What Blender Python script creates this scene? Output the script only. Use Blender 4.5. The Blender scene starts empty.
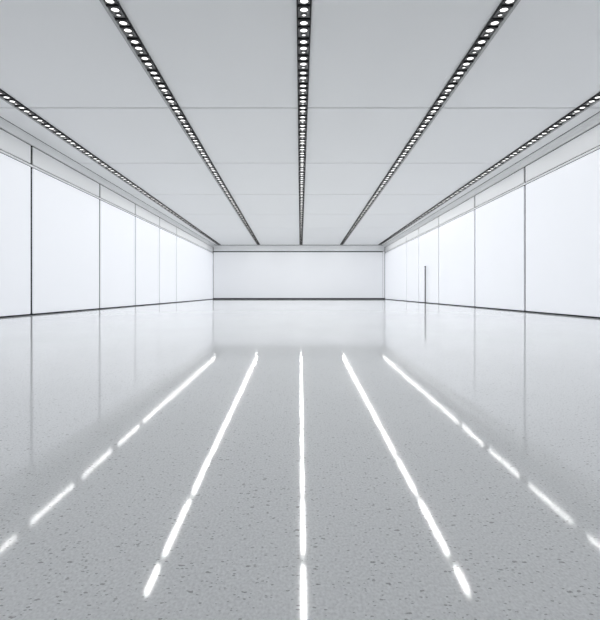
import bpy, bmesh, math, random
from mathutils import Vector
random.seed(7)
C = bpy.context.scene.collection
F = 344.0; HZ = 290.5; H = 0.614          # focal length (px), horizon row, eye height (m)
YB = 24.0                                  # far wall
YN = -4.0                                  # wall behind the viewer
SL = 0.0378                                # the ceiling falls gently towards the far wall
def ceil_z(y): return 4.694 - SL*y
def xl(y): return -6.996 + 0.0386*y        # the side walls draw in a little with depth
def xr(y): return 6.802 - 0.0363*y

# ------------------------------------------------------------------ materials
def mat(name, col, rough=0.5, metal=0.0, emit=None, es=0.0, spec=0.5):
    m = bpy.data.materials.new(name); m.use_nodes = True
    b = m.node_tree.nodes['Principled BSDF']
    b.inputs['Base Color'].default_value = (*col, 1)
    b.inputs['Roughness'].default_value = rough
    b.inputs['Metallic'].default_value = metal
    b.inputs['Specular IOR Level'].default_value = spec
    if emit:
        b.inputs['Emission Color'].default_value = (*emit, 1)
        b.inputs['Emission Strength'].default_value = es
    return m

def mottled(name, col, amt=0.03, scale=2.0, rough=0.5, spec=0.5, emit=None, es=0.0):
    m = mat(name, col, rough, 0, emit, es, spec)
    nt = m.node_tree; b = nt.nodes['Principled BSDF']
    tc = nt.nodes.new('ShaderNodeTexCoord')
    no = nt.nodes.new('ShaderNodeTexNoise'); no.inputs['Scale'].default_value = scale
    no.inputs['Detail'].default_value = 3
    nt.links.new(tc.outputs['Object'], no.inputs['Vector'])
    mx = nt.nodes.new('ShaderNodeMixRGB')
    mx.inputs[1].default_value = (*[c*(1-amt) for c in col], 1)
    mx.inputs[2].default_value = (*[min(1, c*(1+amt)) for c in col], 1)
    nt.links.new(no.outputs['Fac'], mx.inputs[0])
    nt.links.new(mx.outputs[0], b.inputs['Base Color'])
    return m

M = {}
M['ceiling'] = mottled('ceiling_paint', (0.86, 0.868, 0.875), 0.012, 0.6, 0.55, 0.3)
M['panel'] = mottled('wall_panel_added_glow', (0.86, 0.87, 0.90), 0.008, 0.5, 0.35, 0.4, (0.90, 0.935, 1.0), 0.235)  # faint emission added so the side walls come out bright white
M['fascia'] = mottled('white_fascia', (0.86, 0.87, 0.88), 0.01, 0.5, 0.4, 0.4)
M['back'] = mottled('far_wall_panel', (0.82, 0.83, 0.85), 0.008, 0.5, 0.4, 0.4, (0.91, 0.94, 1.0), 0.12)  # weaker emission added to lift the far wall
M['white'] = mat('white_trim', (0.86, 0.87, 0.88), 0.4)
M['cove'] = mat('cove_paint', (0.78, 0.79, 0.795), 0.5)
M['gap'] = mat('shadow_gap', (0.02, 0.022, 0.024), 0.7, 0, None, 0, 0.1)
M['plinth'] = mat('dark_plinth', (0.02, 0.022, 0.025), 0.5, 0, None, 0, 0.2)
M['black'] = mat('black_metal', (0.012, 0.012, 0.013), 0.45, 0, None, 0, 0.3)
M['grey'] = mat('grey_aluminium', (0.42, 0.425, 0.425), 0.45)
M['bed'] = mottled('channel_bed', (0.24, 0.24, 0.24), 0.45, 40, 0.5)
M['rim'] = mat('lamp_rim', (0.10, 0.10, 0.10), 0.4)
M['lens'] = mat('lit_lens', (0.9, 0.9, 0.9), 0.3, 0, (1.0, 0.99, 0.97), 1.7)
M['dim'] = mat('small_lens', (0.8, 0.8, 0.8), 0.3, 0, (1.0, 0.99, 0.97), 0.9)

def floor_mat():
    m = mat('polished_terrazzo', (0.36, 0.37, 0.38), 0.062); m.node_tree.nodes['Principled BSDF'].inputs['IOR'].default_value = 1.68
    nt = m.node_tree; b = nt.nodes['Principled BSDF']; L = nt.links.new
    tc = nt.nodes.new('ShaderNodeTexCoord')
    base = None
    def noise(scale, detail, lo, hi):
        n = nt.nodes.new('ShaderNodeTexNoise'); n.inputs['Scale'].default_value = scale
        n.inputs['Detail'].default_value = detail
        L(tc.outputs['Object'], n.inputs['Vector'])
        r = nt.nodes.new('ShaderNodeValToRGB')
        r.color_ramp.elements[0].position = lo; r.color_ramp.elements[1].position = hi
        L(n.outputs['Fac'], r.inputs['Fac']); return r
    r = noise(1.3, 4, 0.25, 0.75)
    r.color_ramp.elements[0].color = (0.83, 0.85, 0.862, 1); r.color_ramp.elements[1].color = (0.865, 0.883, 0.895, 1)
    g = noise(160, 2, 0.3, 0.7)
    g.color_ramp.elements[0].color = (0.86, 0.86, 0.86, 1); g.color_ramp.elements[1].color = (1.1, 1.1, 1.1, 1)
    mul = nt.nodes.new('ShaderNodeMixRGB'); mul.blend_type = 'MULTIPLY'; mul.inputs[0].default_value = 1
    L(r.outputs[0], mul.inputs[1]); L(g.outputs[0], mul.inputs[2])
    cur = mul.outputs[0]
    mp = nt.nodes.new('ShaderNodeMapping'); mp.inputs['Scale'].default_value = (0.55, 1.25, 1)
    L(tc.outputs['Object'], mp.inputs['Vector'])
    # aggregate chips: only some cells hold one, each with a radius of its own
    for scale, thr, rad, col in ((170, 0.85, 0.38, (0.20, 0.205, 0.21, 1)), (85, 0.945, 0.30, (0.18, 0.18, 0.185, 1)),
                                 (150, 0.78, 0.36, (0.88, 0.89, 0.90, 1))):
        w = nt.nodes.new('ShaderNodeTexNoise'); w.inputs['Scale'].default_value = scale*1.3
        L(tc.outputs['Object'], w.inputs['Vector'])
        sc = nt.nodes.new('ShaderNodeVectorMath'); sc.operation = 'SCALE'; sc.inputs['Scale'].default_value = 0.6/scale
        L(w.outputs['Color'], sc.inputs[0])
        ad = nt.nodes.new('ShaderNodeVectorMath'); ad.operation = 'ADD'
        L(mp.outputs[0], ad.inputs[0]); L(sc.outputs[0], ad.inputs[1])
        v = nt.nodes.new('ShaderNodeTexVoronoi'); v.inputs['Scale'].default_value = scale
        v.voronoi_dimensions = '2D'
        L(ad.outputs[0], v.inputs['Vector'])
        sep = nt.nodes.new('ShaderNodeSeparateColor'); L(v.outputs['Color'], sep.inputs[0])
        a = nt.nodes.new('ShaderNodeMath'); a.operation = 'GREATER_THAN'; a.inputs[1].default_value = thr
        L(sep.outputs[0], a.inputs[0])
        rr = nt.nodes.new('ShaderNodeMath'); rr.operation = 'MULTIPLY'; rr.inputs[1].default_value = rad
        L(sep.outputs[1], rr.inputs[0])
        lt = nt.nodes.new('ShaderNodeMath'); lt.operation = 'LESS_THAN'
        L(v.outputs['Distance'], lt.inputs[0]); L(rr.outputs[0], lt.inputs[1])
        k = nt.nodes.new('ShaderNodeMath'); k.operation = 'MULTIPLY'
        L(a.outputs[0], k.inputs[0]); L(lt.outputs[0], k.inputs[1])
        k2 = nt.nodes.new('ShaderNodeMath'); k2.operation = 'MULTIPLY'; k2.inputs[1].default_value = 0.6
        L(k.outputs[0], k2.inputs[0])
        mx = nt.nodes.new('ShaderNodeMixRGB'); mx.inputs[2].default_value = col
        L(k2.outputs[0], mx.inputs[0]); L(cur, mx.inputs[1]); cur = mx.outputs[0]
    L(cur, b.inputs['Base Color'])
    return m
M['floor'] = floor_mat()

# ------------------------------------------------------------------ mesh helpers
def hexa(bm, v8):
    """box from 8 corners: four of the bottom ring, four of the top ring"""
    vs = [bm.verts.new(v) for v in v8]
    for f in ((3,2,1,0), (4,5,6,7), (0,1,5,4), (1,2,6,5), (2,3,7,6), (3,0,4,7)):
        bm.faces.new([vs[i] for i in f])
    return vs
def box(bm, x0, x1, y0, y1, z0, z1):
    return hexa(bm, [(x0,y0,z0),(x1,y0,z0),(x1,y1,z0),(x0,y1,z0),(x0,y0,z1),(x1,y0,z1),(x1,y1,z1),(x0,y1,z1)])
def bevel(bm, w, seg=1):
    bmesh.ops.bevel(bm, geom=list(bm.edges), offset=w, segments=seg, affect='EDGES', clamp_overlap=True)
def obj(name, bm, m, parent=None):
    bmesh.ops.recalc_face_normals(bm, faces=bm.faces[:])
    me = bpy.data.meshes.new(name); bm.to_mesh(me); bm.free()
    me.materials.append(m)
    o = bpy.data.objects.new(name, me); C.objects.link(o)
    if parent: o.parent = parent
    return o
def struct(name, bm, m):
    o = obj(name, bm, m); o['kind'] = 'structure'; return o
def child(name, bm, m, p): return obj(name, bm, m, p)

# ------------------------------------------------------------------ floor
bm = bmesh.new()
hexa(bm, [(xl(YN)-.2,YN-.2,-.12),(xr(YN)+.2,YN-.2,-.12),(xr(YB)+.2,YB+.2,-.12),(xl(YB)-.2,YB+.2,-.12),
          (xl(YN)-.2,YN-.2,0),(xr(YN)+.2,YN-.2,0),(xr(YB)+.2,YB+.2,0),(xl(YB)-.2,YB+.2,0)])
struct('floor', bm, M['floor'])

# ------------------------------------------------------------------ ceiling: slab, with panel rows hung under it
def ceil_slab(bm, y0, y1, zlo, zhi, inset=0.0):
    hexa(bm, [(xl(y0)+inset,y0,ceil_z(y0)+zlo),(xr(y0)-inset,y0,ceil_z(y0)+zlo),(xr(y1)-inset,y1,ceil_z(y1)+zlo),(xl(y1)+inset,y1,ceil_z(y1)+zlo),
              (xl(y0)+inset,y0,ceil_z(y0)+zhi),(xr(y0)-inset,y0,ceil_z(y0)+zhi),(xr(y1)-inset,y1,ceil_z(y1)+zhi),(xl(y1)+inset,y1,ceil_z(y1)+zhi)])
bm = bmesh.new(); ceil_slab(bm, YN-.1, YB+.1, 0.04, 0.16, -0.2)
ceiling = struct('ceiling', bm, M['gap'])
joints = [YN, -1.43, 1.44, 4.31, 7.18, 10.0, 12.87, 15.70, 18.55, 21.4, YB]
for a, b in zip(joints[:-1], joints[1:]):
    bm = bmesh.new(); ceil_slab(bm, a+.012, b-.012 if b < YB else b, 0.0, 0.04, 0.166)
    bevel(bm, .004)
    child('ceiling_panel', bm, M['ceiling'], ceiling)

# ------------------------------------------------------------------ side walls
def rail_z(y): return 3.975 - 0.0302*y     # height of the double groove
def top_z(y): return ceil_z(y) - 0.145
def seam_y(px, side):                      # depth at which a seam stands
    k = abs(px-300)/F
    return 6.996/(k+.0386) if side < 0 else 6.802/(k+.0363)
seams = {-1: [32, 100, 135.5, 159.5, 176.5], 1: [524.5, 474.6, 438.5, 418.6, 406.3]}
def wall(side):
    X = xl if side < 0 else xr
    s = 1 if side < 0 else -1              # direction into the room
    def slab(bm, y0, y1, d0, d1, z0a, z0b, z1a, z1b):
        """d = distance from the wall face into the room; z at y0 / y1"""
        hexa(bm, [(X(y0)+s*d0,y0,z0a),(X(y0)+s*d1,y0,z0a),(X(y1)+s*d1,y1,z0b),(X(y1)+s*d0,y1,z0b),
                  (X(y0)+s*d0,y0,z1a),(X(y0)+s*d1,y0,z1a),(X(y1)+s*d1,y1,z1b),(X(y1)+s*d0,y1,z1b)])
    nm = 'left' if side < 0 else 'right'
    bm = bmesh.new()
    slab(bm, YN, YB, -.18, -.035, 0, 0, ceil_z(YN)+.04, ceil_z(YB)+.04)
    w = struct('wall_'+nm, bm, M['gap'])
    ys = sorted(seam_y(p, side) for p in seams[side])
    first = ys[0]; step = 3.0
    near = []
    y = first - step
    while y > YN+.5: near.append(y); y -= step
    ys = [YN] + sorted(near) + ys + [YB]
    for a, b in zip(ys[:-1], ys[1:]):
        a2 = a+.033 if a > YN else a; b2 = b-.033 if b < YB else b-.01
        bm = bmesh.new()
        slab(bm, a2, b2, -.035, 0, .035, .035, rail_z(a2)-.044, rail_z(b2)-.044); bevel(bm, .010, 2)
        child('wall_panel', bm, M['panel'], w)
        bm = bmesh.new()
        slab(bm, a2, b2, -.035, 0, rail_z(a2)+.044, rail_z(b2)+.044, top_z(a2)-.024, top_z(b2)-.024); bevel(bm, .006)
        child('fascia_panel', bm, M['fascia'], w)
    # strip between the two grooves
    bm = bmesh.new()
    slab(bm, YN, YB-.02, -.035, -.002, rail_z(YN)-.022, rail_z(YB)-.022, rail_z(YN)+.022, rail_z(YB)+.022)
    t = struct('trim_1' if side < 0 else 'trim_2', bm, M['white'])
    # cove between wall and ceiling, hollow profile
    bm = bmesh.new()
    prof = [(-.035, .0), (.0, .0), (.012, .0)]
    for i in range(7):
        a = i/6*math.pi/2
        prof.append((.02+.13*(1-math.cos(a)), .012+.118*math.sin(a)))
    prof += [(.150, .143), (-.035, .143)]
    rings = []
    for y in (YN, YB):
        zb = top_z(y)
        rings.append([bm.verts.new((X(y)+s*d, y, zb+z)) for d, z in prof])
    n = len(prof)
    for i in range(n):
        bm.faces.new([rings[0][i], rings[0][(i+1)%n], rings[1][(i+1)%n], rings[1][i]])
    bm.faces.new(rings[0]); bm.faces.new(rings[1][::-1])
    struct('trim_3' if side < 0 else 'trim_4', bm, M['cove'])
    # recessed dark plinth
    bm = bmesh.new()
    slab(bm, YN, YB, -.035, -.008, 0, 0, .030, .030)
    struct('baseboard_'+nm, bm, M['plinth'])
wall(-1); wall(1)

# ------------------------------------------------------------------ far wall
bm = bmesh.new(); box(bm, xl(YB)-.2, xr(YB)+.2, YB+.035, YB+.2, 0, ceil_z(YB)+.04)
wb = struct('wall_back', bm, M['gap'])
bm = bmesh.new(); box(bm, xl(YB)+.025, xr(YB)-.16, YB, YB+.035, .085, 3.29); bevel(bm, .012, 2)
child('wall_panel', bm, M['back'], wb)
bm = bmesh.new(); box(bm, xl(YB)+.025, xr(YB)-.025, YB, YB+.035, 3.36, 3.765); bevel(bm, .008)
child('fascia_panel', bm, M['fascia'], wb)
bm = bmesh.new(); box(bm, xr(YB)-.145, xr(YB)-.025, YB, YB+.035, .085, 3.34); bevel(bm, .008)
child('corner_panel', bm, M['back'], wb)
bm = bmesh.new(); box(bm, xl(YB)+.01, xr(YB)-.01, YB+.006, YB+.034, 0, .072)
struct('baseboard_back', bm, M['plinth'])
# wall behind the viewer
bm = bmesh.new(); box(bm, xl(YN)-.2, xr(YN)+.2, YN-.2, YN, 0, ceil_z(YN)+.04)
struct('wall_front', bm, mat('grey_wall', (.22, .225, .23), .6))

# ------------------------------------------------------------------ light tracks
PITCH = 0.36
def lamp_list(L):
    out = []; y = .225
    while y < L-.15:
        for d, kind in ((0, 1), (.135, 1), (.225, 0)):
            if y+d < L-.15: out.append((y+d, kind))
        y += PITCH
    return out
def ellipse(bm, rx, ry, z, n=16, cy=0, cx=0):
    return [bm.verts.new((cx+rx*math.cos(2*math.pi*i/n), cy+ry*math.sin(2*math.pi*i/n), z)) for i in range(n)]
def rim_geo(bm, rx, ry, cy=0):
    a = ellipse(bm, rx+.012, ry+.012, .0, cy=cy); b = ellipse(bm, rx+.010, ry+.010, -.016, cy=cy)
    c = ellipse(bm, rx, ry, -.016, cy=cy); d = ellipse(bm, rx, ry, -.004, cy=cy)
    n = len(a)
    for p, q in ((a, b), (b, c), (c, d)):
        for i in range(n): bm.faces.new([p[i], p[(i+1)%n], q[(i+1)%n], q[i]])
def lens_geo(bm, rx, ry, cy=0):
    # shallow domed lens
    a = ellipse(bm, rx, ry, -.006, cy=cy); b = ellipse(bm, rx*.6, ry*.6, -.012, cy=cy)
    n = len(a)
    for i in range(n): bm.faces.new([a[i], a[(i+1)%n], b[(i+1)%n], b[i]])
    bm.faces.new(b)
def mesh_of(name, fn, m):
    bm = bmesh.new(); fn(bm); bmesh.ops.recalc_face_normals(bm, faces=bm.faces[:])
    me = bpy.data.meshes.new(name); bm.to_mesh(me); bm.free(); me.materials.append(m); return me
SZ = {1: (.056, .036), 0: (.032, .022)}
rim_me = {k: mesh_of('lamp', lambda bm: rim_geo(bm, *SZ[k]), M['rim']) for k in SZ}
lens_me = {k: mesh_of('lens', lambda bm: lens_geo(bm, *SZ[k]), M['lens'] if k else M['dim']) for k in SZ}

LR = 40.0; LW = .054; W = .205; BEDZ = -.002; LIP = .020; DROP = -.030
Y0, Y1 = 2.6, 23.75
tracks = [
 ((-5.787, 6.636), (-5.58, 24), 'grey', 'black', 'ceiling light track along the left wall, running beside its cove'),
 ((-2.554, 4.624), (-2.86, 24), 'grey', 'black', 'ceiling light track between the middle track and the one beside the left wall'),
 ((0.056, 4.69), (0.07, 24), 'black', 'black', 'middle ceiling light track with black edges on both sides, pointing straight away'),
 ((2.82, 4.624), (2.86, 24), 'black', 'grey', 'ceiling light track between the middle track and the one beside the right wall'),
 ((5.87, 6.73), (5.51, 24), 'black', 'grey', 'ceiling light track along the right wall, running beside its cove'),
]
for (xa, ya), (xb, yb), ml, mr, label in tracks:
    k = (xb-xa)/(yb-ya)
    p0 = Vector((xa+k*(Y0-ya), Y0, ceil_z(Y0))); p1 = Vector((xa+k*(Y1-ya), Y1, ceil_z(Y1)))
    L = (p1-p0).length
    t = bpy.data.objects.new('light_track', None); C.objects.link(t)
    t.location = p0
    t.rotation_euler = (-math.atan(SL), 0, -math.atan(k))
    t.empty_display_size = .2
    t['label'] = label; t['category'] = 'light track'; t['group'] = 'light tracks in the ceiling'
    lamps = lamp_list(L)
    # channel bed with its cross ribs: one toothed strip
    zt, zb = BEDZ-.006, BEDZ-.031
    prof = [(.013, zt)]
    ribs = []
    for (a, _), (b, _) in zip(lamps[:-1], lamps[1:]):
        if b-a > .12: ribs.append((a+b)/2)
    for r in sorted(ribs):
        prof += [(r-.012, zt), (r-.012, zb), (r+.012, zb), (r+.012, zt)]
    prof.append((L-.013, zt))
    bm = bmesh.new(); x = W/2-LIP
    va = [bm.verts.new((-x, y, z)) for y, z in prof]; vb = [bm.verts.new((x, y, z)) for y, z in prof]
    for i in range(len(prof)-1):
        f = bm.faces.new([va[i], va[i+1], vb[i+1], vb[i]])
        f.material_index = 0 if abs(prof[i][1]-zt)+abs(prof[i+1][1]-zt) < 1e-6 else 1
    bed = child('channel_bed', bm, M['bed'], t); bed.data.materials.append(M['black'])
    for sgn, mm in ((-1, ml), (1, mr)):
        bm = bmesh.new(); a, b = sorted((sgn*(W/2-LIP), sgn*(W/2+(.028 if mm == 'grey' else 0))))
        box(bm, a, b, 0, L, DROP, -.001); bevel(bm, .003)
        child('side_rail', bm, M[mm], t)
    for y in (0, L-.012):
        bm = bmesh.new(); box(bm, -W/2+LIP, W/2-LIP, y, y+.012, DROP, BEDZ-.006)
        child('end_cap', bm, M['black'], t)
    zl = BEDZ-.006
    for y, kind in lamps[:100]:
        o = bpy.data.objects.new('lamp', rim_me[kind]); C.objects.link(o); o.parent = t; o.location = (0, y, zl)
        e = bpy.data.objects.new('lens', lens_me[kind]); C.objects.link(e); e.parent = o
    # area lamps give the lenses' light, gaps added to break the floor streaks
    outer = abs(xa) > 5
    run, gap, first = (1.75, .36, 7.2) if outer else (1.85, .28, 6.42)
    start = 6.3 if outer else (5.2 if abs(xa) < 1 else 5.75)
    runs = [(.06, (5.6 if outer else 4.85)-Y0, .115, 18)]           # out-of-view run, widened and added to brighten the near floor
    y = first - Y0 - run*3
    while y < L-.2:
        g = gap if y < 9 else gap*.3
        runs.append((max(y+g/2, start-Y0), min(y+run-g/2, L-.75), LW, 16 if outer else LR))
        y += run
    for a, b, wd, rad in runs:
        if b-a > .3:
            ld = bpy.data.lights.new('track_and_fill_lamp', 'AREA'); ld.shape = 'RECTANGLE'; ld.size = wd; ld.size_y = b-a
            ld.energy = rad*math.pi*wd*(b-a); ld.color = (1, .995, .985)
            lo = bpy.data.objects.new('track_and_fill_lamp', ld); C.objects.link(lo); lo.parent = t; lo.location = (0, (a+b)/2, DROP-.006)
    rest = lamps[100:]
    if rest:
        bm = bmesh.new()
        for y, kind in rest: rim_geo(bm, *SZ[kind], cy=y)
        o = child('lamp', bm, M['rim'], t); o.location = (0, 0, zl); o['kind'] = 'stuff'
        bm = bmesh.new()
        for y, kind in rest:
            if kind: lens_geo(bm, *SZ[kind], cy=y)
        e = child('lens', bm, M['lens'], o); e['kind'] = 'stuff'


# ------------------------------------------------------------------ upright pole by the right wall
def lathe(bm, prof, n=20):
    rings = [[bm.verts.new((r*math.cos(2*math.pi*i/n), r*math.sin(2*math.pi*i/n), z)) for i in range(n)] for r, z in prof]
    for a, b in zip(rings[:-1], rings[1:]):
        for i in range(n): bm.faces.new([a[i], a[(i+1)%n], b[(i+1)%n], b[i]])
    bm.faces.new(rings[0][::-1]); bm.faces.new(rings[-1])
yp = seam_y(425.2, 1)*.988
pole = bpy.data.objects.new('pole', None); C.objects.link(pole)
pole.location = ((425.2-300)/F*yp, yp, 0)
pole['label'] = 'slim black upright pole standing on the floor in front of the right wall'
pole['category'] = 'pole'
bm = bmesh.new(); lathe(bm, [(.05, 0), (.05, .010), (.044, .016), (.030, .018)]); child('base_plate', bm, M['black'], pole)
bm = bmesh.new(); lathe(bm, [(.026, .018), (.026, 1.76)]); child('shaft', bm, M['black'], pole)
bm = bmesh.new(); lathe(bm, [(.030, 1.76), (.036, 1.768), (.036, 1.80), (.028, 1.812)]); child('cap', bm, M['black'], pole)

# ------------------------------------------------------------------ world, camera
w = bpy.data.worlds.new('world'); bpy.context.scene.world = w; w.use_nodes = True
w.node_tree.nodes['Background'].inputs[0].default_value = (.8, .83, .87, 1)
w.node_tree.nodes['Background'].inputs[1].default_value = .6
cd = bpy.data.cameras.new('camera'); cam = bpy.data.objects.new('camera', cd); C.objects.link(cam)
cam.location = (0, 0, H); cam.rotation_euler = (math.pi/2, 0, 0)
cd.sensor_fit = 'HORIZONTAL'; cd.sensor_width = 36; cd.lens = F/600*36
cd.shift_y = -(310-HZ)/600
cd.clip_start = .02; cd.clip_end = 200
sc = bpy.context.scene; sc.camera = cam
sc.view_settings.view_transform = 'Standard'; sc.view_settings.look = 'None'
sc.view_settings.exposure = 0.05
